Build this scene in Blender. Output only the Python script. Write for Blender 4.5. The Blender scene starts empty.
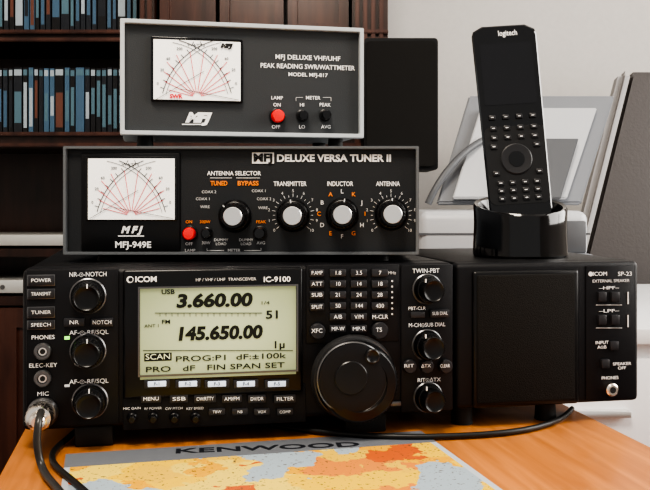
import bpy, bmesh, math, random
from mathutils import Vector, Matrix
random.seed(7)
C = bpy.context.scene.collection
F = 900.0; CX = 325.0; HY = 200.0; CAM = Vector((0, -0.65, 0.932)); DESK = 0.75
try:
    bpy.context.scene.view_settings.look = 'AgX - High Contrast'
except Exception as e: print(e)

# ---------------------------------------------------------------- materials
def mat(name, col, rough=0.5, metal=0.0, emit=0.0, bump=0.0, bscale=400, var=0.0, spec=0.5, coat=0.0):
    m = bpy.data.materials.new(name); m.use_nodes = True
    nt = m.node_tree; b = nt.nodes['Principled BSDF']
    b.inputs['Base Color'].default_value = (*col, 1)
    b.inputs['Roughness'].default_value = rough
    b.inputs['Metallic'].default_value = metal
    b.inputs['Specular IOR Level'].default_value = spec
    b.inputs['Coat Weight'].default_value = coat
    if emit > 0:
        b.inputs['Emission Color'].default_value = (*col, 1)
        b.inputs['Emission Strength'].default_value = emit
    if bump > 0 or var > 0:
        tc = nt.nodes.new('ShaderNodeTexCoord'); n = nt.nodes.new('ShaderNodeTexNoise')
        n.inputs['Scale'].default_value = bscale; n.inputs['Detail'].default_value = 3
        nt.links.new(tc.outputs['Object'], n.inputs['Vector'])
        if bump > 0:
            bp = nt.nodes.new('ShaderNodeBump'); bp.inputs['Strength'].default_value = bump
            bp.inputs['Distance'].default_value = 0.001
            nt.links.new(n.outputs['Fac'], bp.inputs['Height']); nt.links.new(bp.outputs['Normal'], b.inputs['Normal'])
        if var > 0:
            r = nt.nodes.new('ShaderNodeValToRGB')
            r.color_ramp.elements[0].position = 0.3; r.color_ramp.elements[1].position = 0.7
            r.color_ramp.elements[0].color = (*[c*(1-var) for c in col], 1)
            r.color_ramp.elements[1].color = (*[min(1, c*(1+var)) for c in col], 1)
            nt.links.new(n.outputs['Fac'], r.inputs['Fac']); nt.links.new(r.outputs['Color'], b.inputs['Base Color'])
    return m

def wood(name, c1, c2, scale=(1, 8, 8), rough=0.4, ns=6.0, coat=0.0):
    m = bpy.data.materials.new(name); m.use_nodes = True
    nt = m.node_tree; b = nt.nodes['Principled BSDF']; b.inputs['Roughness'].default_value = rough
    b.inputs['Coat Weight'].default_value = coat
    tc = nt.nodes.new('ShaderNodeTexCoord'); mp = nt.nodes.new('ShaderNodeMapping')
    mp.inputs['Scale'].default_value = scale
    n = nt.nodes.new('ShaderNodeTexNoise'); n.inputs['Scale'].default_value = ns
    n.inputs['Detail'].default_value = 8; n.inputs['Distortion'].default_value = 0.6
    r = nt.nodes.new('ShaderNodeValToRGB')
    r.color_ramp.elements[0].position = 0.3; r.color_ramp.elements[1].position = 0.72
    r.color_ramp.elements[0].color = (*c1, 1); r.color_ramp.elements[1].color = (*c2, 1)
    nt.links.new(tc.outputs['Object'], mp.inputs['Vector']); nt.links.new(mp.outputs['Vector'], n.inputs['Vector'])
    nt.links.new(n.outputs['Fac'], r.inputs['Fac']); nt.links.new(r.outputs['Color'], b.inputs['Base Color'])
    return m

BLK = mat('black_painted_metal', (0.008, 0.008, 0.009), 0.42, bump=0.15, bscale=1500, spec=.35)
BLK2 = mat('black_plastic', (0.005, 0.005, 0.006), 0.30, spec=.45)
RUB = mat('black_rubber', (0.008, 0.008, 0.008), 0.6)
GLOSS = mat('gloss_black', (0.003, 0.003, 0.004), 0.12, coat=0.4)
PANEL = mat('radio_panel', (0.010, 0.010, 0.012), 0.42, bump=0.2, bscale=1800, spec=.3)
BTN = mat('button_grey', (0.026, 0.026, 0.030), 0.38)
TUNP = mat('tuner_panel', (0.026, 0.028, 0.031), 0.45, bump=0.2, bscale=1500, spec=.35)
SHELL = mat('grey_shell', (0.13, 0.14, 0.15), 0.42, bump=0.2, bscale=1200)
BOXP = mat('meter_panel', (0.050, 0.054, 0.058), 0.45, bump=0.2, bscale=1500, spec=.4)
BOXS = mat('meter_shell', (0.56, 0.59, 0.61), 0.32, bump=0.1, bscale=1200)
WHT = mat('white_print', (0.95, 0.95, 0.95), 0.6)
LAB = mat('label_print', (0.75, 0.75, 0.75), 0.6)
ORG = mat('orange_print', (0.95, 0.27, 0.03), 0.6)
REDP = mat('red_print', (0.75, 0.02, 0.04), 0.6)
INK = mat('black_ink', (0.012, 0.012, 0.012), 0.6)
LCDI = mat('lcd_segments', (0.003, 0.006, 0.004), 0.6)
LCDL = mat('lcd_light_text', (0.62, 0.66, 0.45), 0.6, emit=0.4)
RED = mat('red_button', (0.85, 0.012, 0.010), 0.25, coat=0.5, emit=0.15)
MET = mat('brushed_aluminium', (0.85, 0.85, 0.84), 0.3, metal=0.9)
DMET = mat('dark_metal', (0.17, 0.17, 0.175), 0.3, metal=0.8)
MET2 = mat('nickel', (0.90, 0.83, 0.75), 0.2, metal=1.0)
FACE = mat('meter_face', (0.93, 0.91, 0.86), 0.5, emit=0.45)
GLOW = mat('lit_key_label', (0.65, 0.74, 0.9), 0.5, emit=0.5)
LEDG = mat('green_led', (0.3, 0.9, 0.1), 0.4, emit=1.5)
CLOTH = mat('grille_cloth', (0.012, 0.011, 0.010), 0.85, bump=0.8, bscale=1400, spec=.3)
WOODD = wood('dark_mahogany', (0.014, 0.006, 0.004), (0.050, 0.018, 0.012), (6, 6, 0.8), 0.32, 5)
WOODR = wood('mahogany_moulding', (0.042, 0.015, 0.011), (0.105, 0.040, 0.026), (6, 6, 0.8), 0.28, 5)
DESKM = wood('orange_beech', (0.38, 0.13, 0.032), (0.60, 0.23, 0.062), (16, 1.1, 6), 0.34, 6, coat=0.05)
WALL = mat('wall_paint', (0.58, 0.555, 0.53), 0.9, bump=0.1, bscale=80, var=0.02)
CEIL = mat('ceiling_paint', (0.8, 0.8, 0.78), 0.9)
FLOORM = wood('floor_boards', (0.06, 0.022, 0.012), (0.13, 0.05, 0.028), (1, 8, 1), 0.4, 3)
WHITEF = mat('white_laminate', (0.76, 0.76, 0.77), 0.4)
PRN = mat('printer_grey', (0.20, 0.21, 0.23), 0.45)
PRND = mat('printer_dark_grey', (0.10, 0.105, 0.115), 0.45)
PRNL = mat('printer_light', (0.48, 0.49, 0.51), 0.4)
TAUPE = mat('chair_leather', (0.050, 0.042, 0.040), 0.5, bump=0.4, bscale=150)
TAUP2 = mat('chair_frame_grey', (0.34, 0.33, 0.33), 0.4)
SILV = mat('silver_plastic', (0.6, 0.6, 0.57), 0.35, metal=0.3)
CABLE = mat('cable_black', (0.008, 0.008, 0.008), 0.45)
CABLG = mat('cable_grey', (0.03, 0.028, 0.026), 0.35)

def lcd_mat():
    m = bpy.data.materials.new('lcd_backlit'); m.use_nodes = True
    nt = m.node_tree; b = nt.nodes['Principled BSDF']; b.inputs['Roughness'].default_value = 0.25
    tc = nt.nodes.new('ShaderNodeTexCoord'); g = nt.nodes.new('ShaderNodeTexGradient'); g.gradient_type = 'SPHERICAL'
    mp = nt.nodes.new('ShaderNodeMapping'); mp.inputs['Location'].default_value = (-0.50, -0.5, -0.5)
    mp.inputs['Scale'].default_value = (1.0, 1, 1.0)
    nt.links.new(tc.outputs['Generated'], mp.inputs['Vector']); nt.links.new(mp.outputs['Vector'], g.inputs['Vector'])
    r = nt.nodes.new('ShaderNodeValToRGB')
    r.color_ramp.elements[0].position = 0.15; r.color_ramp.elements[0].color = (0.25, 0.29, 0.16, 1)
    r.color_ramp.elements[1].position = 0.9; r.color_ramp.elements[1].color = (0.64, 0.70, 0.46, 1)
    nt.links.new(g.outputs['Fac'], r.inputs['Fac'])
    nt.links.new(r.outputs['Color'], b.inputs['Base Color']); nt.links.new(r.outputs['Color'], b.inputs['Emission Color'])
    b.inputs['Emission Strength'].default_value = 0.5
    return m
LCD = lcd_mat()

def map_mat():
    m = bpy.data.materials.new('printed_map'); m.use_nodes = True
    nt = m.node_tree; b = nt.nodes['Principled BSDF']; b.inputs['Roughness'].default_value = 0.4
    b.inputs['Specular IOR Level'].default_value = .3
    L = nt.links.new; N = nt.nodes.new
    tc = N('ShaderNodeTexCoord')
    n1 = N('ShaderNodeTexNoise'); n1.inputs['Scale'].default_value = 11; n1.inputs['Detail'].default_value = 7
    L(tc.outputs['Object'], n1.inputs['Vector'])
    st = N('ShaderNodeValToRGB'); st.color_ramp.interpolation = 'CONSTANT'
    st.color_ramp.elements[0].color = (0, 0, 0, 1); st.color_ramp.elements[1].color = (1, 1, 1, 1)
    st.color_ramp.elements[1].position = 0.44
    L(n1.outputs['Fac'], st.inputs['Fac'])
    n2 = N('ShaderNodeTexNoise'); n2.inputs['Scale'].default_value = 70; n2.inputs['Detail'].default_value = 4
    L(tc.outputs['Object'], n2.inputs['Vector'])
    mx = N('ShaderNodeMixRGB'); mx.inputs['Fac'].default_value = 0.03
    L(tc.outputs['Object'], mx.inputs['Color1']); L(n2.outputs['Color'], mx.inputs['Color2'])
    v = N('ShaderNodeTexVoronoi'); v.inputs['Scale'].default_value = 38
    L(mx.outputs['Color'], v.inputs['Vector'])
    sp = N('ShaderNodeSeparateColor'); L(v.outputs['Color'], sp.inputs['Color'])
    cr = N('ShaderNodeValToRGB'); cr.color_ramp.interpolation = 'CONSTANT'
    cols = [(0.80, 0.40, 0.01), (0.86, 0.54, 0.03), (0.58, 0.12, 0.03), (0.84, 0.62, 0.10), (0.80, 0.50, 0.05), (0.72, 0.25, 0.05)]
    e = cr.color_ramp.elements
    e[0].color = (*cols[0], 1); e[1].color = (*cols[-1], 1); e[1].position = 0.88
    for i in range(1, 5):
        x = e.new(i*0.2); x.color = (*cols[i], 1)
    L(sp.outputs['Red'], cr.inputs['Fac'])
    n3 = N('ShaderNodeTexNoise'); n3.inputs['Scale'].default_value = 420; n3.inputs['Detail'].default_value = 1
    L(tc.outputs['Object'], n3.inputs['Vector'])
    s3 = N('ShaderNodeValToRGB'); s3.color_ramp.elements[0].position = .66; s3.color_ramp.elements[1].position = .70
    L(n3.outputs['Fac'], s3.inputs['Fac'])
    fin = N('ShaderNodeMixRGB'); fin.inputs['Color1'].default_value = (0.36, 0.43, 0.48, 1)
    L(st.outputs['Color'], fin.inputs['Fac']); L(cr.outputs['Color'], fin.inputs['Color2'])
    f2 = N('ShaderNodeMixRGB'); f2.inputs['Color2'].default_value = (.12, .08, .06, 1)
    L(s3.outputs['Color'], f2.inputs['Fac']); L(fin.outputs['Color'], f2.inputs['Color1'])
    L(f2.outputs['Color'], b.inputs['Base Color'])
    return m
MAPM = map_mat()

# ---------------------------------------------------------------- helpers
def link(o, parent=None):
    C.objects.link(o)
    if parent: o.parent = parent
    return o
def empty(name, loc=(0, 0, 0), yaw=0):
    e = bpy.data.objects.new(name, None); e.empty_display_size = 0.05
    e.location = loc; e.rotation_euler = (0, 0, yaw); C.objects.link(e); return e
def finish(bm, name, m, parent=None, smooth=False):
    me = bpy.data.meshes.new(name)
    bmesh.ops.recalc_face_normals(bm, faces=bm.faces)
    bm.to_mesh(me); bm.free()
    if smooth:
        for p in me.polygons: p.use_smooth = True
        me.set_sharp_from_angle(angle=math.radians(35))
    for mm in (m if isinstance(m, (list, tuple)) else [m]): me.materials.append(mm)
    return link(bpy.data.objects.new(name, me), parent)
def addbox(bm, x0, x1, y0, y1, z0, z1, mi=0):
    vs = [bm.verts.new((x, y, z)) for x in (x0, x1) for y in (y0, y1) for z in (z0, z1)]
    for f in ((0, 1, 3, 2), (4, 6, 7, 5), (0, 4, 5, 1), (2, 3, 7, 6), (0, 2, 6, 4), (1, 5, 7, 3)):
        fa = bm.faces.new([vs[i] for i in f]); fa.material_index = mi
    return vs
def box(name, parent, x0, x1, y0, y1, z0, z1, m, bev=0.0, seg=2):
    bm = bmesh.new(); addbox(bm, min(x0, x1), max(x0, x1), min(y0, y1), max(y0, y1), min(z0, z1), max(z0, z1))
    if bev > 0: bmesh.ops.bevel(bm, geom=bm.edges[:], offset=bev, segments=seg, profile=0.5, affect='EDGES')
    return finish(bm, name, m, parent, smooth=bev > 0)
def prism(name, parent, pts, y0, y1, m, bev=0.0):
    bm = bmesh.new()
    a = [bm.verts.new((x, y0, z)) for x, z in pts]; b = [bm.verts.new((x, y1, z)) for x, z in pts]
    bm.faces.new(a); bm.faces.new(b[::-1]); n = len(pts)
    for i in range(n): bm.faces.new((a[i], a[(i+1) % n], b[(i+1) % n], b[i]))
    if bev > 0: bmesh.ops.bevel(bm, geom=bm.edges[:], offset=bev, segments=2, affect='EDGES')
    return finish(bm, name, m, parent, smooth=bev > 0)
def rrect(x0, x1, z0, z1, r, n=6):
    pts = []
    for cx, cz, a0 in ((x1-r, z1-r, 0), (x0+r, z1-r, 90), (x0+r, z0+r, 180), (x1-r, z0+r, 270)):
        for i in range(n+1):
            a = math.radians(a0+90*i/n); pts.append((cx+r*math.cos(a), cz+r*math.sin(a)))
    return pts
def frame(name, parent, x0, x1, z0, z1, t, y0, y1, m, bev=0.0):
    bm = bmesh.new()
    o = [(x0, z0), (x1, z0), (x1, z1), (x0, z1)]; i_ = [(x0+t, z0+t), (x1-t, z0+t), (x1-t, z1-t), (x0+t, z1-t)]
    V = {}
    for k, ring in (('o', o), ('i', i_)):
        for yy in (0, 1):
            V[k, yy] = [bm.verts.new((x, (y0, y1)[yy], z)) for x, z in ring]
    for j in range(4):
        k = (j+1) % 4
        bm.faces.new((V['o', 0][j], V['o', 0][k], V['i', 0][k], V['i', 0][j]))
        bm.faces.new((V['o', 1][j], V['i', 1][j], V['i', 1][k], V['o', 1][k]))
        bm.faces.new((V['o', 0][j], V['o', 1][j], V['o', 1][k], V['o', 0][k]))
        bm.faces.new((V['i', 0][j], V['i', 0][k], V['i', 1][k], V['i', 1][j]))
    if bev: bmesh.ops.bevel(bm, geom=bm.edges[:], offset=bev, segments=2, affect='EDGES')
    return finish(bm, name, m, parent, bev > 0)
def lathe(name, parent, loc, prof, m, seg=48, kn=0, amp=0.0, axis='y'):
    bm = bmesh.new(); rings = []
    for p in prof:
        r, h = p[0], p[1]; k = len(p) > 2 and p[2]
        ring = []
        for i in range(seg):
            a = 2*math.pi*i/seg
            rr = r + (amp*(1 if (i % 2) else -1) if k else 0)
            co = (rr*math.cos(a), -h, rr*math.sin(a)) if axis == 'y' else (rr*math.cos(a), rr*math.sin(a), h)
            ring.append(bm.verts.new(co))
        rings.append(ring)
    for a, b in zip(rings, rings[1:]):
        for i in range(seg): bm.faces.new((a[i], a[(i+1) % seg], b[(i+1) % seg], b[i]))
    bm.faces.new(rings[0]); bm.faces.new(rings[-1])
    o = finish(bm, name, m, parent, smooth=True); o.location = loc; return o
def tube(name, parent, pts, r, m, cyclic=False):
    cu = bpy.data.curves.new(name, 'CURVE'); cu.dimensions = '3D'; cu.bevel_depth = r; cu.bevel_resolution = 3
    sp = cu.splines.new('NURBS'); sp.points.add(len(pts)-1)
    for p, q in zip(sp.points, pts): p.co = (*q, 1)
    sp.order_u = 4 if len(pts) > 3 else 2; sp.use_endpoint_u = True; sp.resolution_u = 8; cu.use_fill_caps = True
    cu.materials.append(m)
    return link(bpy.data.objects.new(name, cu), parent)
FIT = []
def text(name, parent, s, loc, size, m, width=None, rot=(math.pi/2, 0, 0), bold=0.0, shear=0.0, align='CENTER', ext=0.00012):
    cu = bpy.data.curves.new(name, 'FONT'); cu.body = s; cu.size = size; cu.align_x = align; cu.align_y = 'CENTER'
    cu.offset = bold; cu.shear = shear; cu.extrude = ext; cu.resolution_u = 3; cu.materials.append(m)
    o = link(bpy.data.objects.new(name, cu), parent); o.location = loc; o.rotation_euler = rot
    if width: FIT.append((o, width))
    return o

class Dev:
    """An upright front panel: a plane at distance D0 (where its left edge stands), turned by yaw."""
    def __init__(s, name, px0, D0, yaw_deg):
        a = math.radians(yaw_deg); s.u = Vector((math.cos(a), math.sin(a), 0)); s.b = Vector((-math.sin(a), math.cos(a), 0))
        s.P = Vector(((px0-CX)*D0/F, D0-0.65, DESK)); s.root = empty(name, s.P, a); s.n = 0
    def at(s, px, py, off=0.0):
        r = Vector(((px-CX)/F, 1, -(py-HY)/F)); q = s.P + s.b*off
        t = (q-CAM).dot(s.b)/r.dot(s.b); p = CAM + r*t
        return (p-s.P).dot(s.u), off, p.z-s.P.z, t/F
    def box(s, name, x0, x1, y0, y1, f, b, m, bev=0.0, seg=2):
        A = s.at(x0, y0, f); B = s.at(x1, y1, f)
        return box(name, s.root, A[0], B[0], f, b, B[2], A[2], m, bev, seg)
    def btn(s, name, cx, cy, w, h, m=None, f=-0.0015, bev=0.0006, b=0.0):
        c = s.at(cx, cy, f); k = c[3]
        return box(name, s.root, c[0]-w*k/2, c[0]+w*k/2, f, b, c[2]-h*k/2, c[2]+h*k/2, m or BTN, bev)
    def txt(s, t, px, py, h, m=None, w=None, f=-0.0004, bold=0.0, shear=0.0, name=None, align='CENTER'):
        c = s.at(px, py, f); s.n += 1
        return text((name or 'label')+'_%d' % s.n, s.root, t, (c[0], f, c[2]), h*1.42*c[3], m or LAB, w*c[3] if w else None, bold=bold*c[3], shear=shear, align=align)
    def lathe(s, name, px, py, prof, m, base=0.0, **k):
        c = s.at(px, py, base)
        return lathe(name, s.root, (c[0], base, c[2]), [(p[0]*c[3], p[1], *p[2:]) for p in prof], m, **k)
    def line(s, name, pts, r, m, f=-0.0003):
        return tube(name, s.root, [(lambda c: (c[0], f, c[2]))(s.at(x, y, f)) for x, y in pts], r, m)

def W(px, py, D): return Vector(((px-CX)*D/F, D-0.65, 0.932-(py-HY)*D/F))
def on_desk(px, py, up=0.003):
    D = (0.932-DESK)*F/(py-HY); v = W(px, py, D); v.z = DESK+up; return v

# ================================================================ RADIO
R = Dev('radio_transceiver', 22, 0.65, 11)
rw = R.at(454.5, 300)[0]; zt = 0.133; zb = 0.0145
box('chassis', R.root, 0.004, rw-0.004, 0.02, 0.26, zb+0.002, zt, BLK, 0.002)
box('front_bezel', R.root, 0, rw, 0.0, 0.024, zb, zt-0.0005, PANEL, 0.005, 3)
for i in range(9):
    box('top_vent_%d' % i, R.root, 0.03+i*0.03, 0.05+i*0.03, 0.04, 0.05, zt-0.001, zt+0.0004, BLK2)
R.box('left_control_plate', 26, 119, 270, 424, -0.0012, 0.002, PANEL, 0.001)
R.box('display_bezel', 123, 303, 270, 392, -0.004, 0.002, BLK2, 0.002, 3)
R.box('lower_key_plate', 123, 306, 391, 422, -0.0015, 0.002, PANEL, 0.0008)
R.box('keypad_plate', 306, 399, 265, 341, -0.0012, 0.002, PANEL, 0.001)
R.box('right_control_plate', 401, 453, 265, 410, -0.0012, 0.002, PANEL, 0.001)
fz = -0.0042
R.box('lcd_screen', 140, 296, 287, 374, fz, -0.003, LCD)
frA = R.at(138, 377, fz); frB = R.at(298, 284, fz)
frame('lcd_surround', R.root, frA[0], frB[0], frA[2], frB[2], 0.0013, -0.0056, -0.003, DMET)
fl = -0.0046
R.txt('3.660.00', 214, 301, 12.6, LCDI, 76, fl, bold=0.8, shear=0.12)
R.txt('145.650.00', 219, 333.5, 12.6, LCDI, 84, fl, bold=0.8, shear=0.12)
R.txt('USB', 168, 292, 4.5, LCDI, 13, fl, bold=.15); R.txt('FM', 166, 322, 4, LCDI, 8, fl, bold=.1)
R.txt('51', 273, 315, 8, LCDI, 12, fl, bold=.25); R.txt('1\u00b5', 279, 345, 7, LCDI, 10, fl, bold=.2)
R.txt('ANT 1', 152, 326, 3.2, LCDI, 14, fl); R.txt('1/4', 265, 303, 3.2, LCDI, 8, fl)
R.line('lcd_rule_upper', [(155, 313), (262, 313)], 0.00025, LCDI, fl)
for i, x in enumerate(range(160, 262, 6)):
    R.line('lcd_meter_tick_%d' % i, [(x, 313), (x, 316.5)], 0.00018, LCDI, fl)
R.line('lcd_rule_lower', [(143, 350.5), (293, 350.5)], 0.00025, LCDI, fl)
R.btn('lcd_scan_box', 158, 357, 27, 8, LCDI, f=-0.0044, bev=0, b=-0.004)
R.txt('SCAN', 158, 357, 5.5, LCDL, 24, -0.0049)
R.txt('PROG:P1  dF:\u00b1100k', 231, 357.5, 5.4, LCDI, 110, fl, bold=.05)
R.txt('PRO   dF   FIN SPAN SET', 216, 367.5, 5.4, LCDI, 138, fl, bold=.05)
R.txt('ICOM', 146, 279.5, 5.5, WHT, 21, -0.0045, bold=.2)
R.lathe('logo_ring', 130, 279.5, [(3.4, 0), (3.4, 0.0005)], WHT, base=-0.004, seg=20)
R.lathe('logo_core', 130.6, 279.5, [(2.2, 0), (2.2, 0.0007)], BLK2, base=-0.004, seg=20)
R.txt('HF / VHF / UHF  TRANSCEIVER', 226, 279.5, 3.0, LAB, 60, -0.0045)
R.txt('IC-9100', 277, 279.5, 5.2, WHT, 27, -0.0045, bold=.15)
for i, x in enumerate((157, 188, 217, 246, 277)):
    R.btn('function_key_%d' % i, x, 384, 25, 8.5, BTN, f=-0.0058, b=-0.003)
    R.btn('function_key_cap_%d' % i, x, 384, 18, 5.5, GLOW, f=-0.0062, b=-0.005, bev=0.0002)
    R.txt('F-%d' % (i+1), x, 384, 3.5, INK, None, -0.0065)
for i, (x, w, l) in enumerate(((151, 20, 'MENU'), (179, 18, 'SSB'), (205, 22, 'CW/RTTY'), (232, 20, 'AM/FM'), (257, 18, 'DV/DR'), (285, 22, 'FILTER'))):
    R.btn('mode_key_%d' % i, x, 399, w, 8, BTN, f=-0.004, b=0)
    R.txt(l, x, 399, 3.6, WHT, w-5, -0.0044)
for i, (x, l) in enumerate(((132, 'MIC GAIN'), (153, 'RF POWER'), (174, 'CW PITCH'), (195, 'KEY SPEED'))):
    R.lathe('small_knob_%d' % i, x, 417, [(5, 0), (5, .003), (3.8, .004, 1), (3.4, .009, 1), (2.8, .0095)], BLK2, base=-0.001, kn=1, amp=.0002, seg=28)
    R.txt(l, x, 408.5, 2.4, LAB, 17, -0.0019)
for i, (x, l) in enumerate(((217, 'TBW'), (240, 'NB'), (262, 'VOX'), (285, 'COMP'))):
    R.btn('lower_key_%d' % i, x, 412, 16, 6.5, BTN, f=-0.0035)
    R.txt(l, x, 412, 2.8, LAB, None, -0.0039)
for i, (y, h, l) in enumerate(((280.5, 10, 'POWER'), (294, 9, 'TRANSMIT'), (312.5, 10, 'TUNER'), (325, 8, 'SPEECH'))):
    R.btn('left_key_rim_%d' % i, 41, y, 27, h+1.6, DMET, f=-0.0018, b=0, bev=.0004)
    R.btn('left_key_%d' % i, 41, y, 25, h, BTN, f=-0.0035)
    R.txt(l, 41, y, 3.6, WHT, 19, -0.0039)
for y, l in ((337.5, 'PHONES'), (365.5, 'ELEC-KEY'), (394, 'MIC')):
    R.txt(l, 43, y, 4.2, WHT, {'PHONES': 22, 'ELEC-KEY': 27, 'MIC': 11}[l], -0.0017)
for i, y in enumerate((351, 378)):
    R.lathe('jack_ring_%d' % i, 43, y, [(8.5, 0), (8.5, .003), (7.5, .004), (5, .004), (4.6, .002)], DMET, base=-.001)
    R.lathe('jack_hole_%d' % i, 43, y, [(4.0, 0), (4.0, .0028)], MET2, base=-.001, seg=24)
    R.lathe('jack_bore_%d' % i, 43, y, [(2.6, 0), (2.6, .0032)], INK, base=-.001, seg=24)
R.lathe('mic_socket', 43, 412, [(15, 0), (15, .004), (13, .006), (12, .006)], DMET, base=-.001)
R.lathe('mic_plug', 42, 412, [(12, 0), (12, .012), (13, .013, 1), (13, .020, 1), (11.5, .022), (8.5, .0225), (7.5, .030), (5, .032)], MET2, base=-.004, kn=1, amp=.0003, seg=40)
def knob(dev, name, x, y, r, h=.018, m=BLK2, ring=True, mark=True, base=-.001):
    if ring:
        dev.lathe(name+'_seat', x, y, [(r*1.28, 0), (r*1.28, .0008), (r*1.2, .0014)], DMET, base=base, seg=56)
        dev.lathe(name+'_outer_ring', x, y, [(r*1.18, 0), (r*1.18, .003), (r*1.12, .0055, 1), (r*1.06, .008, 1), (r*.95, .0085)], m, base=base, amp=.00025, seg=72)
    dev.lathe(name+'_cap', x, y, [(r, 0.0), (r, .006, 1), (r*.92, h-.001, 1), (r*.84, h), (r*.78, h-.0006), (r*.5, h-.0012), (.3, h-.0012)], m, base=base, amp=.0003, seg=56)
    if mark:
        dev.btn(name+'_pointer', x-1, y-r*.68, 1.1, r*.30, WHT, f=base-h-.0004, b=base-h+.0012, bev=0)
knob(R, 'notch_knob', 88, 296, 14); knob(R, 'squelch_knob', 88, 351, 14); knob(R, 'volume_knob', 90, 401, 14)
R.txt('NR-\u2299-NOTCH', 88, 274.5, 4.6, WHT, 36, -.0017); R.txt('AF-\u2299-RF/SQL', 89, 332.5, 4.4, WHT, 38, -.0017)
R.txt('AF-\u2299-RF/SQL', 89, 381.5, 4.4, WHT, 38, -.0017)
for i, (x, w, l) in enumerate(((74, 20, 'NR'), (102, 22, 'NOTCH'))):
    R.btn('noise_key_%d' % i, x, 322.5, w, 8.5, BTN, f=-.0035); R.txt(l, x, 322.5, 4, WHT, min(w-4, 9 if i == 0 else 18), -.0039)
R.btn('main_led', 67, 338, 5, 3.2, LEDG, f=-.002, bev=.0002); R.btn('sub_led', 67, 386, 5, 2.4, LAB, f=-.002, bev=.0002)
lab = [['1.8', '3.5', '7'], ['10', '14', '18'], ['21', '24', '28'], ['50', '144', '430'], ['A/B', 'V/M', 'M-CLR']]
for r_, y in enumerate((273, 284, 295, 306, 317)):
    for c_, x in enumerate((338, 359, 380)):
        R.btn('keypad_%d_%d' % (r_, c_), x, y, 17, 7.6, BTN, f=-.004, bev=.0009)
        R.txt(lab[r_][c_], x, y, 4.0, WHT, None, -.0044)
for i, (y, l) in enumerate(((273, 'P.AMP'), (284, 'ATT'), (295, 'SUB'), (307, 'SPLIT'))):
    R.btn('side_key_%d' % i, 317, y, 15, 7.6, BTN, f=-.004, bev=.0009); R.txt(l, 317, y, 3.8, WHT, 11, -.0044)
for x, l in ((338, 'MP-W'), (359, 'MP-R')):
    R.btn('memo_key_'+l, x, 329, 17, 7.6, BTN, f=-.004, bev=.0009); R.txt(l, x, 329, 4, WHT, 13, -.0044)
R.txt('MHz', 392, 273, 3, LAB, None, -.0016)
for x, y, l, r in ((317, 331, 'XFC', 8), (379, 330, 'TS', 8.5)):
    R.lathe('round_key_'+l, x, y, [(r, 0), (r, .003), (r-1.2, .0042), (.3, .0046)], BTN, base=-.001, seg=32)
    R.txt(l, x, y, 4.3, WHT, None, -.0060)
for i in range(7):
    R.lathe('keypad_bump_%d' % i, 392, 281+i*5.5, [(1, 0), (1, .0006)], LAB, base=-.001, seg=10)
# tuning dial
R.lathe('dial_collar', 353, 377, [(43, 0), (43, .003), (41, .006), (36, .006)], DMET, base=0, seg=72)
R.lathe('tuning_dial', 353, 378, [(36, 0), (39, .006), (39.5, .008, 1), (39, .020, 1), (37.5, .023), (35.5, .0245), (27, .0255), (26, .0245), (24.5, .0245), (22, .025), (.3, .026)], BLK2, base=-.004, amp=.0003, seg=120)
R.lathe('dial_bright_ring', 352.5, 378, [(36.6, .0), (36.6, .0004), (35.2, .0010), (34.4, .0004)], DMET, base=-.0277, seg=96)
R.lathe('dial_face', 352.4, 378, [(34.2, .0), (34.2, .0010), (30, .0016), (24, .0018)], PANEL, base=-.0280, seg=96)
c = R.at(372, 356, -.029)
lathe('dial_finger_dimple', R.root, (c[0], -.0286, c[2]), [(7.5*c[3], 0), (7.5*c[3], .0022), (6.3*c[3], .0028), (4.5*c[3], .0018), (.0002, .0012)], BLK2, seg=32)
R.lathe('dial_centre_cap', 351, 378, [(17, 0), (17, .0006), (16, .0012), (.3, .0016)], BLK2, base=-.0295, seg=48)
R.txt('TWIN-PBT', 426, 271, 4.6, WHT, 28, -.0016); knob(R, 'passband_knob', 427, 289, 12)
R.txt('PBT-CLR', 417, 308.5, 3.4, WHT, 18, -.0016)
R.btn('pbt_clear_key', 418, 315, 15, 6, BTN, f=-.004); R.btn('sub_dial_key', 440, 313.5, 20, 8, BTN, f=-.004)
R.txt('SUB DIAL', 440, 313.5, 3.4, WHT, 16, -.0044)
R.txt('M-CH\u2299SUB DIAL', 427, 325, 4, WHT, 38, -.0016); knob(R, 'channel_knob', 427, 345, 12.5)
for x, l in ((409, 'RIT'), (426, '\u0394TX'), (445, 'CLEAR')):
    R.lathe('offset_key_%d' % x, x, 366, [(7, 0), (7, .003), (6, .004), (.3, .0044)], BTN, base=-.001, seg=28)
    R.txt(l, x, 366, 3.4, WHT, 10, -.0058)
R.txt('RIT\u2299\u0394TX', 429, 380, 3.8, WHT, 24, -.0016); knob(R, 'offset_knob', 428, 397, 12)
R.btn('card_slot', 396, 404, 11, 5, DMET, f=-.002)
for i, (a, b_) in enumerate(((74, 113), (346, 388))):
    A = R.at(a, 440)[0]; B = R.at(b_, 440)[0]
    box('front_foot_%d' % i, R.root, A, B, .004, .028, 0.0, zb+.001, RUB, .002)
    box('rear_foot_%d' % i, R.root, A+.01, B, .20, .225, 0.0, zb+.004, RUB, .002)

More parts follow.
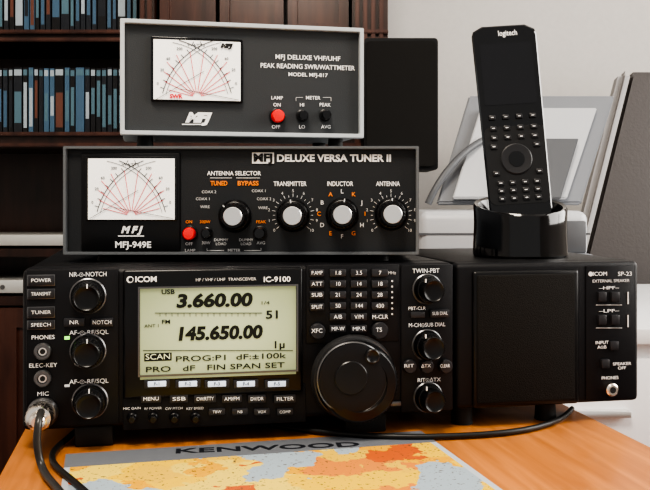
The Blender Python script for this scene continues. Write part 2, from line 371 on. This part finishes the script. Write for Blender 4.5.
# ================================================================ EXTERNAL SPEAKER
S = Dev('external_speaker', 456, 0.7135, 11)
sw = S.at(639, 330)[0]; sz = .132; sb = .016
box('cabinet', S.root, .002, sw-.002, .012, .21, sb, sz, BLK, .002)
box('front_bezel', S.root, 0, sw, 0, .016, sb, sz-.0005, PANEL, .004, 3)
S.box('grille_frame', 473, 580, 271, 404, -.003, .004, BLK2, .003, 3)
S.box('grille_cloth', 477, 576, 275, 400, -.0045, .0, CLOTH, .002)
S.box('control_plate', 586, 634, 266, 398, -.001, .003, PANEL, .0008)
S.txt('ICOM', 600, 274, 4, WHT, 15, -.0015); S.txt('SP-23', 625, 274, 4.2, WHT, 15, -.0015)
S.lathe('logo_ring', 590.5, 274, [(2.3, 0), (2.3, .0005)], WHT, base=-.001, seg=16)
S.txt('EXTERNAL SPEAKER', 611, 281, 3, LAB, 40, -.0015)
for i, (y, l) in enumerate(((297, 'HPF'), (320, 'LPF'))):
    for j, x in enumerate((603, 616)):
        S.btn('filter_switch_%d_%d' % (i, j), x, y, 9, 10, BTN, f=-.004, bev=.0008)
    S.txt('\u2013'+l+'\u2013', 609, y-9, 3.2, WHT, 22, -.0015)
    S.line('filter_bracket_%d' % i, [(596, y+8), (622, y+8)], .00025, LAB, -.0013)
    S.line('filter_side_%d' % i, [(628, y-5), (628, y+7)], .0006, LAB, -.0013)
S.txt('INPUT\nA\u2299B', 602, 345, 3.2, WHT, 14, -.0015)
S.btn('input_switch', 615, 346, 9, 9, BTN, f=-.004, bev=.0008)
S.txt('SPEAKER\nOFF', 622, 366, 3, WHT, 20, -.0015)
S.btn('speaker_off_switch', 606, 364, 9, 9, BTN, f=-.004, bev=.0008)
S.txt('PHONES', 610, 378, 3.2, WHT, 18, -.0015)
S.lathe('phones_jack', 610, 389, [(6.5, 0), (6.5, .004), (5, .005), (3.2, .005), (2.6, .002)], MET2, base=-.001, seg=32)
S.lathe('phones_bore', 610, 389, [(3.0, 0), (3.0, .0055)], INK, base=-.001, seg=20)
for i, (x, y) in enumerate(((.012, .01), (.085, .01), (.012, .17), (.085, .17))):
    lathe('foot_%d' % i, S.root, (x, y+.01, 0), [(.009, 0), (.008, sb+.001)], RUB, seg=24, axis='z')

# ================================================================ TUNER
T = Dev('antenna_tuner', 65, 0.717, 0)
a = T.at(65, 255, -.006); b_ = T.at(419, 146, -.006)
tz0 = a[2]; tz1 = b_[2]; tw = b_[0]; t_sup = .133
box('shell_body', T.root, .0015, tw-.0015, .004, .175, tz0+.001, tz1-.0008, SHELL, .001)
frame('shell_lip', T.root, 0, tw, tz0, tz1, .0024, -.006, .006, SHELL, .0004)
box('front_panel', T.root, .0022, tw-.0022, -.001, .006, tz0+.0022, tz1-.0022, TUNP)
for i, (x, y) in enumerate(((.03, .015), (tw-.03, .015), (.03, .16), (tw-.045, .14))):
    lathe('foot_%d' % i, T.root, (x, y, t_sup), [(.008, 0), (.007, tz0-t_sup+.001)], RUB, seg=24, axis='z')
pf = -.001
def meter(dev, x0, x1, y0, y1, f, pre):
    w = x1-x0; h = y1-y0
    dev.box(pre+'_face', x0, x1, y0, y1, f-.0008, f+.0004, FACE)
    g = f-.0011
    def arc(cx, cy, r, a0, a1, n=14): return [(cx+r*w*math.cos(math.radians(a0+(a1-a0)*i/n)), cy-r*w*math.sin(math.radians(a0+(a1-a0)*i/n))) for i in range(n+1)]
    base = y1+h*.16
    for i, (sx, d) in enumerate(((x0+w*.08, 1), (x1-w*.08, -1))):
        for k, rr in enumerate((.84, .80)):
            p = arc(sx, base, rr, *((90-10, 90-76) if d == 1 else (90+10, 90+76)))
            p = [q for q in p if x0+1 < q[0] < x1-1 and y0+1 < q[1] < y1-1]
            dev.line(pre+'_scale_%d_%d' % (i, k), p, .00018+.00014*(k == 0), INK, g)
        for k in range(11):
            an = math.radians(90-d*(14+k*5.8))
            q = [(sx+r2*w*math.cos(an), base-r2*w*math.sin(an)) for r2 in (.84, .885)]
            if all(x0+1 < t[0] < x1-1 and y0+1 < t[1] < y1-1 for t in q): dev.line(pre+'_tick_%d_%d' % (i, k), q, .00025, INK, g)
    ox = (x0+x1)/2; oy = y1-h*.06
    for k, (an, ln) in enumerate(((16, .34), (28, .42), (40, .50), (52, .56), (66, .58), (82, .56), (98, .58), (114, .58), (128, .56), (140, .50), (152, .42), (164, .34))):
        A = math.radians(an)
        p0 = (ox+.05*w*math.cos(A), oy-.05*w*math.sin(A)); p1 = (ox+ln*w*math.cos(A), oy-ln*w*math.sin(A)*.92)
        if abs(p1[0]-ox) > w*.38: p1 = (ox+math.copysign(w*.38, p1[0]-ox), oy-ln*w*math.sin(A)*.92)
        dev.line(pre+'_swr_ray_%d' % k, [p0, p1], .00027, REDP, g)
    dev.line(pre+'_needle_a', [(x0+w*.02, y1-1), (x0+w*.58, y0+h*.52)], .0002, INK, g-.0004)
    dev.line(pre+'_needle_b', [(x1-w*.02, y1-1), (x1-w*.70, y1-h*.20)], .0002, INK, g-.0004)
    dev.txt('WATTS', ox-w*.01, y0+h*.10, 2.6, INK, w*.2, g)
    for t, (xx, yy) in (('0', (.05, .72)), ('20', (.10, .5)), ('60', (.17, .32)), ('200', (.30, .16)), ('200', (.70, .16)), ('60', (.84, .32)), ('20', (.92, .5)), ('0', (.95, .72))):
        dev.txt(t, x0+w*xx, y0+h*yy, 2.8, INK, None, g)
T.box('meter_housing', 81, 180, 153, 251, pf-.003, pf+.001, BLK2, .0012)
T.box('meter_lens_rim', 85.5, 177, 156.5, 221, pf-.0045, pf-.002, GLOSS, .0006)
meter(T, 88, 174.5, 158.5, 219.5, pf-.0047, 'meter')
T.txt('M F J', 131, 230, 6.5, WHT, 22, pf-.0034, bold=.5, shear=.3)
T.btn('logo_plate', 131, 236, 26, 1.0, WHT, f=pf-.0034, b=pf-.002, bev=0)
T.txt('MFJ-949E', 133, 245, 6.2, WHT, 36, pf-.0034, bold=.2)
T.box('logo_block', 252, 274, 152.5, 163.5, pf-.0006, pf, WHT)
T.txt('MFJ', 263, 158, 7.5, INK, 19, pf-.0009, bold=.5)
T.txt('DELUXE VERSA TUNER II', 334, 158.5, 7.0, WHT, 114, pf-.0004, bold=.35)
T.txt('ANTENNA SELECTOR', 234, 173.5, 4.2, WHT, 54, pf-.0004, bold=.1)
T.txt('TUNED', 219, 183.5, 4.4, ORG, 17, pf-.0004, bold=.2); T.txt('BYPASS', 248, 183.5, 4.4, ORG, 21, pf-.0004, bold=.2)
T.line('selector_bracket_l', [(210, 178), (232, 178)], .0002, WHT, pf-.0002)
T.line('selector_bracket_r', [(236, 178), (260, 178)], .0002, WHT, pf-.0002)
for t, x, y in (('COAX 2', 209, 192), ('COAX 1', 203, 199), ('WIRE', 205, 207), ('COAX 1', 259, 191), ('COAX 2', 264, 199), ('WIRE', 263, 208), ('DUMMY\nLOAD', 221, 242), ('DUMMY\nLOAD', 246, 242)):
    T.txt(t, x, y, 2.8, LAB, None, pf-.0004)
for t, x in (('TRANSMITTER', 290), ('INDUCTOR', 340), ('ANTENNA', 388)):
    T.txt(t, x, 184, 4.6, WHT, {290: 33, 340: 26, 388: 24}[x], pf-.0004, bold=.1)
def dial(dev, i, x, y, ang=90):
    dev.lathe('dial_skirt_%d' % i, x, y, [(16.5, 0), (16.5, .0015), (14.5, .0045), (13.5, .005)], BLK2, base=pf, seg=48)
    dev.lathe('dial_grip_%d' % i, x, y, [(13.5, 0), (13.0, .007, 1), (12.2, .017, 1), (11.4, .018), (9.4, .0178), (9.2, .0185)], BLK2, base=pf, amp=.00045, seg=44)
    dev.lathe('dial_cap_%d' % i, x, y, [(9.2, 0), (9.2, .019), (8.6, .0195), (.3, .0195)], MET, base=pf, seg=40)
    A = math.radians(ang)
    dev.line('dial_pointer_%d' % i, [(x+12.5*math.cos(A), y-12.5*math.sin(A)), (x+16*math.cos(A), y-16*math.sin(A))], .0005, WHT, pf-.0050)
for i, (x, y, an) in enumerate(((235, 216, 140), (293, 215.5, 100), (342, 214.5, 80), (391, 214, 85))): dial(T, i, x, y, an)
for dx in (293, 391):
    for k in range(21):
        A = math.radians(-40+k*13); r0 = 18; r1 = 21.5 if k % 2 == 0 else 20
        T.line('scale_tick_%d_%d' % (dx, k), [(dx+r0*math.cos(A), 215-r0*math.sin(A)), (dx+r1*math.cos(A), 215-r1*math.sin(A))], .00022, LAB, pf-.0002)
    for k in range(11):
        A = math.radians(220-k*26); T.txt(str(k), dx+24.5*math.cos(A), 215-24*math.sin(A), 3.0, LAB, None, pf-.0004)
for k, ch in enumerate('LKJIHGFEDCBA'):
    A = math.radians(90-30*k); T.txt(ch, 342+23*math.cos(A), 214-22.5*math.sin(A), 4.2, ORG if k % 2 else LAB, None, pf-.0004, bold=.1)
def push(dev, i, x, y, r, m, base):
    dev.lathe('button_collar_%d' % i, x, y, [(r*1.18, 0), (r*1.18, .0015), (r*1.0, .002)], BLK2, base=base, seg=32)
    dev.lathe('push_button_%d' % i, x, y, [(r*.95, 0), (r*.95, .007), (r*.8, .0085), (.3, .009)], m, base=base, seg=32)
push(T, 0, 190, 233.5, 6.6, RED, pf); push(T, 1, 207, 233, 5, GLOSS, pf); push(T, 2, 260, 233, 6, GLOSS, pf)
for t, x, y, m in (('ON', 189, 222, ORG), ('300W', 205, 222, ORG), ('30W', 206, 243, LAB), ('OFF', 189, 244, LAB), ('PEAK', 261, 222, ORG), ('AVG', 261, 243, LAB), ('LAMP', 190, 250.5, LAB), ('METER', 234, 250.5, LAB)):
    T.txt(t, x, y, 3.0, m, None, pf-.0004, bold=.05)
T.line('meter_bracket_l', [(207, 248), (207, 250.5), (224, 250.5)], .0002, LAB, pf-.0002)
T.line('meter_bracket_r', [(244, 250.5), (261, 250.5), (261, 248)], .0002, LAB, pf-.0002)

# ================================================================ WATTMETER
B = Dev('watt_meter', 120, 0.722, 12)
a = B.at(120, 134.5, -.006); b_ = B.at(364, 28, -.006)
bz0 = a[2]; bz1 = B.at(120, 18, -.006)[2]; bw = b_[0]; bx0 = a[0]
box('shell_body', B.root, bx0+.0015, bw-.0015, .004, .10, bz0+.001, bz1-.001, BOXS, .002)
frame('shell_lip', B.root, bx0, bw, bz0, bz1, .0035, -.006, .006, BOXS, .0005)
box('front_panel', B.root, bx0+.003, bw-.003, -.001, .006, bz0+.003, bz1-.003, BOXP)
for i, (x, y) in enumerate(((.02, .015), (bw-.02, .015), (.02, .085), (bw-.02, .085))):
    lathe('foot_%d' % i, B.root, (x, y, tz1-.0008), [(.007, 0), (.006, bz0-tz1+.002)], RUB, seg=24, axis='z')
B.box('meter_housing', 151, 243, 36, 103, pf-.003, pf+.001, GLOSS, .001)
meter(B, 153.5, 240.5, 39, 101, pf-.0034, 'meter')
B.txt('MFJ', 226, 46, 4.0, INK, 13, pf-.0050, bold=.5, shear=.3)
B.txt('SWR', 176, 96.5, 4, REDP, 13, pf-.0050, bold=.3)
for i, (t, y, w) in enumerate((('MFJ DELUXE VHF/UHF', 58, 66), ('PEAK READING SWR/WATTMETER', 67, 96), ('MODEL MFJ-817', 75, 40))):
    B.txt(t, 308, y, 4.6 if i < 2 else 3.6, WHT, w, pf-.0004, bold=.1)
B.txt('MFJ', 197, 118, 9, WHT, 27, pf-.0006, bold=.9, shear=.35)
B.line('logo_stroke', [(182, 124.5), (207, 124.5)], .0005, WHT, pf-.0003)
push(B, 0, 277, 116.5, 6.8, RED, pf); push(B, 1, 302, 116, 5.2, GLOSS, pf); push(B, 2, 325, 115.5, 5.2, GLOSS, pf)
for t, x, y in (('ON', 277, 105), ('OFF', 276, 127), ('HI', 302, 105), ('LO', 302, 127), ('PEAK', 325, 105), ('AVG', 326, 127), ('LAMP', 277, 98), ('METER', 313, 98)):
    B.txt(t, x, y, 3.5, WHT, None, pf-.0004, bold=.05)
for i, p in enumerate(([(296, 101), (296, 97.5), (303, 97.5)], [(323, 97.5), (331, 97.5), (331, 101)])):
    B.line('meter_bracket_%d' % i, p, .0002, LAB, pf-.0002)

# ================================================================ CRADLE + REMOTE
cz = DESK+sz
cc = W(520, 255, .80); cr = empty('charging_cradle', (cc.x, cc.y, cz))
bm = bmesh.new(); seg = 64; rings = []
for r, h in ((.001, .0), (.040, .0), (.0415, .002), (.0405, .03), (.0410, .044), (.0400, .046), (.037, .045), (.034, .030), (.001, .026)):
    ring = []
    for i in range(seg):
        an = 2*math.pi*i/seg; y = r*math.sin(an)
        k = max(0, (h-.02)/.028); z = h + k*(y/.041)*.009
        ring.append(bm.verts.new((r*math.cos(an), y, z)))
    rings.append(ring)
for p, q in zip(rings, rings[1:]):
    for i in range(seg): bm.faces.new((p[i], p[(i+1) % seg], q[(i+1) % seg], q[i]))
bm.faces.new(rings[0]); bm.faces.new(rings[-1])
finish(bm, 'cup', GLOSS, cr, True)
rm = empty('remote_control', (cc.x-.0005, cc.y-.004, cz+.0275))
rm.rotation_euler = (math.radians(-9), math.radians(-3.6), 0)
L = .182; hw = .0295
bm = bmesh.new()
n = 40; left = []; right = []
for i in range(n+1):
    t = i/n; z = t*L
    w = hw*(.93+.07*t)
    dz = min(z, L-z); rad = .010
    if dz < rad: w -= rad-math.sqrt(max(0, rad*rad-(rad-dz)**2))
    right.append((w, z)); left.append((-w, z))
outline = right+left[::-1]
a_ = [bm.verts.new((x, -.008, z)) for x, z in outline]
b2 = [bm.verts.new((x*.86, .006, z*.97+.002)) for x, z in outline]
c2 = [bm.verts.new((x*.955, -.0095, L/2+(z-L/2)*.985)) for x, z in outline]
bm.faces.new(c2); bm.faces.new(b2[::-1]); m_ = len(outline)
for i in range(m_):
    j = (i+1) % m_
    bm.faces.new((a_[i], a_[j], b2[j], b2[i])); bm.faces.new((c2[i], c2[j], a_[j], a_[i]))
finish(bm, 'remote_body', GLOSS, rm, True)
RK = mat('remote_face_matte', (0.009, 0.009, 0.010), 0.4)
RKB = mat('remote_key', (0.020, 0.020, 0.023), 0.4)
SCR = mat('remote_screen', (0.004, 0.004, 0.006), 0.08, coat=0.5)
prism('keypad_face', rm, rrect(-.0265, .0265, .018, .088, .006), -.0101, -.009, RK)
prism('touch_screen', rm, rrect(-.0235, .0235, .108, .165, .002), -.0100, -.009, SCR)
text('logo', rm, 'logitech', (.003, -.0102, .174), .0072, WHT, .017, bold=.00008)
lathe('dpad_ring', rm, (0, -.0098, .058), [(.0140, 0), (.0140, .001), (.0130, .0016), (.0085, .0012)], RKB, seg=40)
lathe('dpad_ok', rm, (0, -.0098, .058), [(.007, 0), (.007, .0016), (.0002, .0019)], GLOSS, seg=32)
ki = 0
def key(x, z, w=.0029, h=.0021, mk=WHT, mw=.0012):
    global ki
    box('key_%d' % ki, rm, x-w, x+w, -.0115, -.0095, z-h, z+h, RKB, .0006)
    box('key_mark_%d' % ki, rm, x-mw, x+mw, -.0117, -.0114, z-.00035, z+.00035, mk); ki += 1
for z in (.023, .030, .037):
    for x in (-.016, -.0055, .0055, .016): key(x, z)
for x in (-.019, .019):
    for z in (.046, .070): key(x, z)
for z in (.078, .0865):
    for x in (-.018, -.006, .006, .018): key(x, z)
for x in (-.018, -.006, .006, .018): key(x, .0965, mk=LAB)

# ================================================================ DESK + MAP
ya = math.radians(11)
dk = empty('desk', (0, 0, 0), ya)
dx0, dx1, dy0, dy1 = -.222, .2385, -.26, .42
box('desk_top', dk, dx0, dx1, dy0, dy1, DESK-.025, DESK, DESKM, .0015)
for i, (x0, x1) in enumerate(((dx0+.01, dx0+.03), (dx1-.03, dx1-.01))):
    box('side_panel_%d' % i, dk, x0, x1, dy0+.02, dy1-.02, 0, DESK-.025, DESKM)
box('back_panel', dk, dx0+.03, dx1-.03, dy1-.06, dy1-.045, .3, DESK-.025, DESKM)
box('drawer_front', dk, dx0+.03, dx1-.03, dy0+.02, dy0+.04, DESK-.14, DESK-.025, DESKM, .001)
mc = on_desk(421, 432, 0); my = math.radians(14)
mp_ = empty('map_poster', (mc.x, mc.y, DESK+.0002), my)
box('sheet', mp_, -.268, 0, -.30, 0, 0, .0006, mat('map_border_paper', (.50, .53, .56), .4), 0)
box('shaded_border_strip', mp_, -.268, 0, -.033, 0, .0005, .0008, mat('map_border_shaded', (.17, .18, .20), .3), 0)  # map border coloured darker to paint in the radio's shadow
box('printed_area', mp_, -.264, -.005, -.294, -.034, .0005, .0009, MAPM, 0)
text('border_title', mp_, 'KENWOOD', (-.125, -.0195, .0010), .0165, mat('border_ink', (.012, .014, .02), .5), .134, rot=(0, 0, math.radians(-6)), bold=.0003, ext=.0001)

# ================================================================ CABLES
cb = empty('microphone_cable')
tube('cable', cb, [W(41, 412, .612), W(39, 418, .600), W(37, 432, .598), W(37, 450, .597), on_desk(42, 474), on_desk(50, 486), on_desk(64, 500), on_desk(90, 540)], .0026, CABLG)
kb = empty('power_cable')
tube('cable', kb, [on_desk(80, 430), on_desk(70, 441), on_desk(54, 452), on_desk(50, 464), on_desk(60, 476), on_desk(82, 492), on_desk(120, 530)], .0022, CABLE)
sc = empty('speaker_cable')
tube('cable', sc, [on_desk(250, 425), on_desk(300, 434), on_desk(370, 441), on_desk(440, 441), on_desk(510, 437), on_desk(548, 429), on_desk(566, 420), on_desk(572, 412)], .0022, CABLE)

# ================================================================ ROOM
def roombox(name, x0, x1, y0, y1, z0, z1, m): return box(name, None, x0, x1, y0, y1, z0, z1, m)
YB = 1.97; XL = -1.6; XR = 1.9; YF = -2.2
roombox('floor', XL, XR, YF, YB, -.05, 0, FLOORM)
roombox('ceiling', XL, XR, YF, YB, 2.5, 2.55, CEIL)
roombox('wall_back', XL, XR, YB, YB+.08, 0, 2.5, WALL)
roombox('wall_left', XL-.08, XL, YF, YB, 0, 2.5, WALL)
bm = bmesh.new()
for q in ((YF, -.9, 0, 2.5), (1.4, YB, 0, 2.5), (-.9, 1.4, 0, .9), (-.9, 1.4, 2.25, 2.5)):
    addbox(bm, XR, XR+.08, q[0], q[1], q[2], q[3])
finish(bm, 'wall_right', WALL)
wn = empty('window_1', (XR, .25, .9))
bm = bmesh.new()
for q in ((-1.15, -1.09, 0, 1.35), (1.09, 1.15, 0, 1.35), (-.03, .03, 0, 1.35), (-1.15, 1.15, 0, .06), (-1.15, 1.15, 1.29, 1.35)):
    addbox(bm, .01, .06, *q)
finish(bm, 'window_frame', WHITEF, wn)
box('baseboard_back', None, XL, XR, YB-.015, YB, 0, .09, WHITEF)

# ---- bookshelf
KB = 2.3/F
def bx(px): return (px-CX)*KB
def bzf(py): return .932-(py-HY)*KB
yb0 = 2.3-.65; yb1 = YB-.005
bs = empty('bookshelf')
xl = bx(-165); xr = bx(388)
bm = bmesh.new(); addbox(bm, xl, xr, yb1-.02, yb1, 0, 2.3)
for a0, a1 in ((-165, -148), (139, 154), (352, 388)): addbox(bm, bx(a0), bx(a1), yb0+.005, yb1-.02, 0, 2.3)
for y0_, y1_ in ((-75, -64), (31, 41), (133, 148), (249, 257), (297, 306)):
    addbox(bm, xl, xr, yb0+.01, yb1-.02, bzf(y1_), bzf(y0_))
addbox(bm, xl, xr, yb0, yb1-.02, 2.25, 2.3); addbox(bm, xl, xr, yb0, yb1-.02, 0, .08)
finish(bm, 'carcass', WOODD, bs)
bm = bmesh.new()
for px_ in (357, 365, 373, 381, 142.5, 149.5, -159, -153):
    addbox(bm, bx(px_)-.006, bx(px_)+.006, yb0-.006, yb0+.006, .1, 2.2)
for py_ in (134, 145, 32, 40):
    addbox(bm, xl, xr, yb0-.010, yb0+.012, bzf(py_)-.005, bzf(py_)+.005)
bmesh.ops.bevel(bm, geom=bm.edges[:], offset=.002, segments=2, affect='EDGES')
finish(bm, 'moulding', WOODR, bs, True)
bm = bmesh.new()
for a0, a1 in ((-148, -6), (-4, 139), (154, 252), (254, 352)):
    z0, z1 = .09, bzf(308); X0, X1 = bx(a0)+.002, bx(a1)-.002; t = .05
    addbox(bm, X0, X1, yb0+.012, yb0+.022, z0, z1)
    for q in ((X0, X0+t, z0, z1), (X1-t, X1, z0, z1), (X0+t, X1-t, z0, z0+t), (X0+t, X1-t, z1-t, z1)): addbox(bm, q[0], q[1], yb0, yb0+.014, q[2], q[3])
    addbox(bm, X0+t+.02, X1-t-.02, yb0+.004, yb0+.014, z0+t+.02, z1-t-.02)
finish(bm, 'cabinet_doors', WOODR, bs)
bm = bmesh.new()
for a0, a1 in ((157, 214), (218, 283), (287, 349)):
    X0, X1 = bx(a0), bx(a1); z0, z1 = bzf(30), bzf(-63); t = .025
    addbox(bm, X0, X1, yb0+.05, yb0+.06, z0, z1)
    for q in ((X0, X0+t, z0, z1), (X1-t, X1, z0, z1), (X0+t, X1-t, z0, z0+t)): addbox(bm, q[0], q[1], yb0+.035, yb0+.052, q[2], q[3])
finish(bm, 'glazed_door_rails', WOODR, bs)
dm = [mat('case_blue', (.07, .14, .22), .3), mat('case_dark', (.014, .018, .026), .3), mat('case_teal', (.10, .19, .24), .3),
      mat('case_pale', (.40, .47, .52), .35), mat('case_black', (.006, .006, .008), .3), mat('case_warm', (.16, .06, .04), .35)]
bm = bmesh.new()
for base_py in (31, 133):
    zb_ = bzf(base_py)+.0001; x = bx(-147)
    while x < bx(136):
        t = random.choice((.013, .0145, .0145, .0145, .0145, .024)); h = random.choice((.170, .171, .172))
        if x+t > bx(138.5): break
        i = random.choice((1, 1, 4, 4, 4, 0, 1))
        d = random.uniform(0, .003)
        addbox(bm, x, x+t-.0025, yb0+.03+d, yb0+.16, zb_, zb_+h, i)
        addbox(bm, x+.0018, x+t-.0042, yb0+.0294+d, yb0+.031+d, zb_+h*random.uniform(.08, .3), zb_+h*random.uniform(.55, .82), random.choice((0, 0, 2, 2, 3, 5, 1)))
        addbox(bm, x+.001, x+t-.0034, yb0+.0293+d, yb0+.031+d, zb_+h*.88, zb_+h*.97, random.choice((3, 2, 2)))
        x += t
finish(bm, 'disc_collection', dm)
def player(name, py_shelf, h, x0, x1, m):
    z = bzf(py_shelf)+.0005; e = empty(name, (0, yb0+.03, z))
    box('case', e, bx(x0), bx(x1), 0, .2, .006, h, m, .002)
    box('display', e, bx(x0)+.12, bx(x0)+.24, -.001, .002, h*.35, h*.75, GLOSS)
    for i in range(4): lathe('foot_%d' % i, e, (bx(x0)+.03+(i % 2)*(bx(x1)-bx(x0)-.06), .03+(i//2)*.14, 0), [(.012, 0), (.012, .008)], RUB, seg=16, axis='z')
    for i in range(3): lathe('button_%d' % i, e, (bx(x1)-.06-i*.03, .001, h*.55), [(.006, 0), (.006, .004)], DMET, seg=16)
player('disc_player', 249, .035, -120, 110, SILV)
player('disc_player_lower', 297, .04, -135, 22, SILV)  # a second disc player, on the lower shelf

# ---- wall loudspeaker
ls = empty('wall_loudspeaker', W(364, 170, 2.0))
k = 2.0/F; lw = 74*k; lh = 132*k
LSM = mat('loudspeaker_black', (.007, .007, .008), .5, spec=.3)
prism('cabinet', ls, rrect(0, lw, 0, lh, .008), 0.0, .16, LSM)
prism('grille', ls, rrect(.006, lw-.006, .008, lh-.008, .008), -.008, .001, CLOTH, .001)
prism('badge', ls, rrect(lw/2-.014, lw/2+.014, .018, .024, .002), -.0095, -.007, MET)
box('wall_bracket', ls, lw/2-.02, lw/2+.02, .155, YB-ls.location.y, lh/2-.03, lh/2+.03, BLK, .002)

# ---- white cabinet, printer
wc = empty('white_cabinet')
X0, X1, Y0, Y1 = .10, 1.15, .62, 1.30
box('body', wc, X0, X1, Y0+.02, Y1, .05, DESK-.022, WHITEF)
box('top', wc, X0-.01, X1+.01, Y0, Y1, DESK-.022, DESK, WHITEF, .002)
for i in range(3):
    for j in range(2):
        box('drawer_%d_%d' % (i, j), wc, X0+.01+j*.52, X0+.52+j*.52, Y0+.006, Y0+.02, .07+i*.218, .27+i*.218, WHITEF, .002)
        box('handle_%d_%d' % (i, j), wc, X0+.2+j*.52, X0+.33+j*.52, Y0-.008, Y0+.007, .19+i*.218, .20+i*.218, MET, .001)
box('plinth', wc, X0+.02, X1-.02, Y0+.05, Y1-.02, 0, .05, WHITEF)
pr = empty('printer', (0, 0, DESK))
k = 1.36/F; px0 = (418-CX)*k; px1 = (598-CX)*k; yf = .71
box('lower_body', pr, px0, px1, yf, yf+.30, 0, .10, PRN, .01, 3)
box('upper_body', pr, px0+.004, px1-.004, yf+.03, yf+.30, .09, .165, PRNL, .014, 3)
box('lid_seam', pr, px0+.003, px1-.003, yf+.029, yf+.29, .128, .131, PRND)
box('output_tray', pr, px0+.04, px1-.05, yf-.05, yf+.04, .012, .022, PRND, .003)
box('control_panel', pr, px1-.07, px1-.01, yf+.024, yf+.06, .10, .15, PRND, .003)
box('output_slot', pr, px0+.04, px1-.06, yf-.001, yf+.03, .03, .06, GLOSS, .002)
def slab(name, parent, quad, th, m):
    bm = bmesh.new(); q = [Vector(v) for v in quad]; nn = (q[1]-q[0]).cross(q[3]-q[0]).normalized()*th
    a = [bm.verts.new(v) for v in q]; b = [bm.verts.new(v+nn) for v in q]
    bm.faces.new(a); bm.faces.new(b[::-1])
    for i in range(4): bm.faces.new((a[i], a[(i+1) % 4], b[(i+1) % 4], b[i]))
    bmesh.ops.bevel(bm, geom=bm.edges[:], offset=th*.25, segments=2, affect='EDGES')
    return finish(bm, name, m, parent, True)
def P(px, py, D):
    v = W(px, py, D); v.z -= DESK; return v
slab('paper_support', pr, [P(436, 206, 1.52), P(580, 206, 1.52), P(613, 99, 1.62), P(468, 99, 1.62)], .012, PRN)
slab('paper_support_inset', pr, [P(452, 200, 1.505), P(566, 200, 1.505), P(596, 110, 1.59), P(480, 110, 1.59)], .008, PRNL)
slab('paper_guide', pr, [P(500, 200, 1.485), P(560, 200, 1.485), P(578, 140, 1.54), P(520, 140, 1.54)], .006, PRND)
tube('support_arm', pr, [P(428, 204, 1.50), P(440, 175, 1.50), P(462, 150, 1.52), P(484, 140, 1.55)], .006, PRND)

# ---- chair on the right, behind the white cabinet
ch = empty('lounge_chair', (0, 0, 0))
slab('backrest', ch, [Vector((.50, 1.46, .42)), Vector((1.05, 1.46, .42)), Vector((1.25, 1.60, 1.24)), Vector((.745, 1.60, 1.24))], .05, TAUPE)
slab('backrest_rail', ch, [Vector((.47, 1.45, .42)), Vector((.50, 1.45, .42)), Vector((.748, 1.59, 1.24)), Vector((.718, 1.59, 1.24))], .06, TAUP2)
box('seat', ch, .50, 1.1, 1.40, 1.86, .36, .46, TAUPE, .02)
for i, (x, y) in enumerate(((.53, 1.43), (1.07, 1.43), (.53, 1.83), (1.07, 1.83))):
    box('leg_%d' % i, ch, x-.02, x+.02, y-.02, y+.02, 0, .37, WOODD)

# ================================================================ fit texts
bpy.context.view_layer.update()
for o, w in FIT:
    d = o.bound_box; ww = max(v[0] for v in d)-min(v[0] for v in d)
    if ww > 0: o.scale.x = w/ww

# ================================================================ LIGHT / WORLD / CAMERA
def area(name, loc, target, size, power, col=(1, 1, 1), sy=None):
    l = bpy.data.lights.new(name, 'AREA'); l.energy = power; l.color = col; l.size = size
    if sy: l.shape = 'RECTANGLE'; l.size_y = sy
    o = bpy.data.objects.new(name, l); C.objects.link(o); o.location = loc
    o.rotation_euler = (Vector(target)-Vector(loc)).to_track_quat('-Z', 'Y').to_euler(); return o
area('window_daylight', (XR-.02, .25, 1.58), (0, .2, .9), 2.1, 62, (1, .965, .91), 1.25)
area('overhead_key_light', (-.2, -.7, 2.4), (-.1, .1, .8), .6, 36, (1, .90, .77))  # key light added overhead for brightness, not a known ceiling lamp
w = bpy.data.worlds.new('room_world'); bpy.context.scene.world = w; w.use_nodes = True
w.node_tree.nodes['Background'].inputs['Color'].default_value = (1, .97, .93, 1)
w.node_tree.nodes['Background'].inputs['Strength'].default_value = 0.55
cam = bpy.data.cameras.new('camera'); co = bpy.data.objects.new('camera', cam); C.objects.link(co)
co.location = CAM; co.rotation_euler = (math.pi/2, 0, 0); cam.sensor_width = 36; cam.lens = F/650*36
cam.shift_y = -45/650; cam.clip_start = .01
bpy.context.scene.camera = co
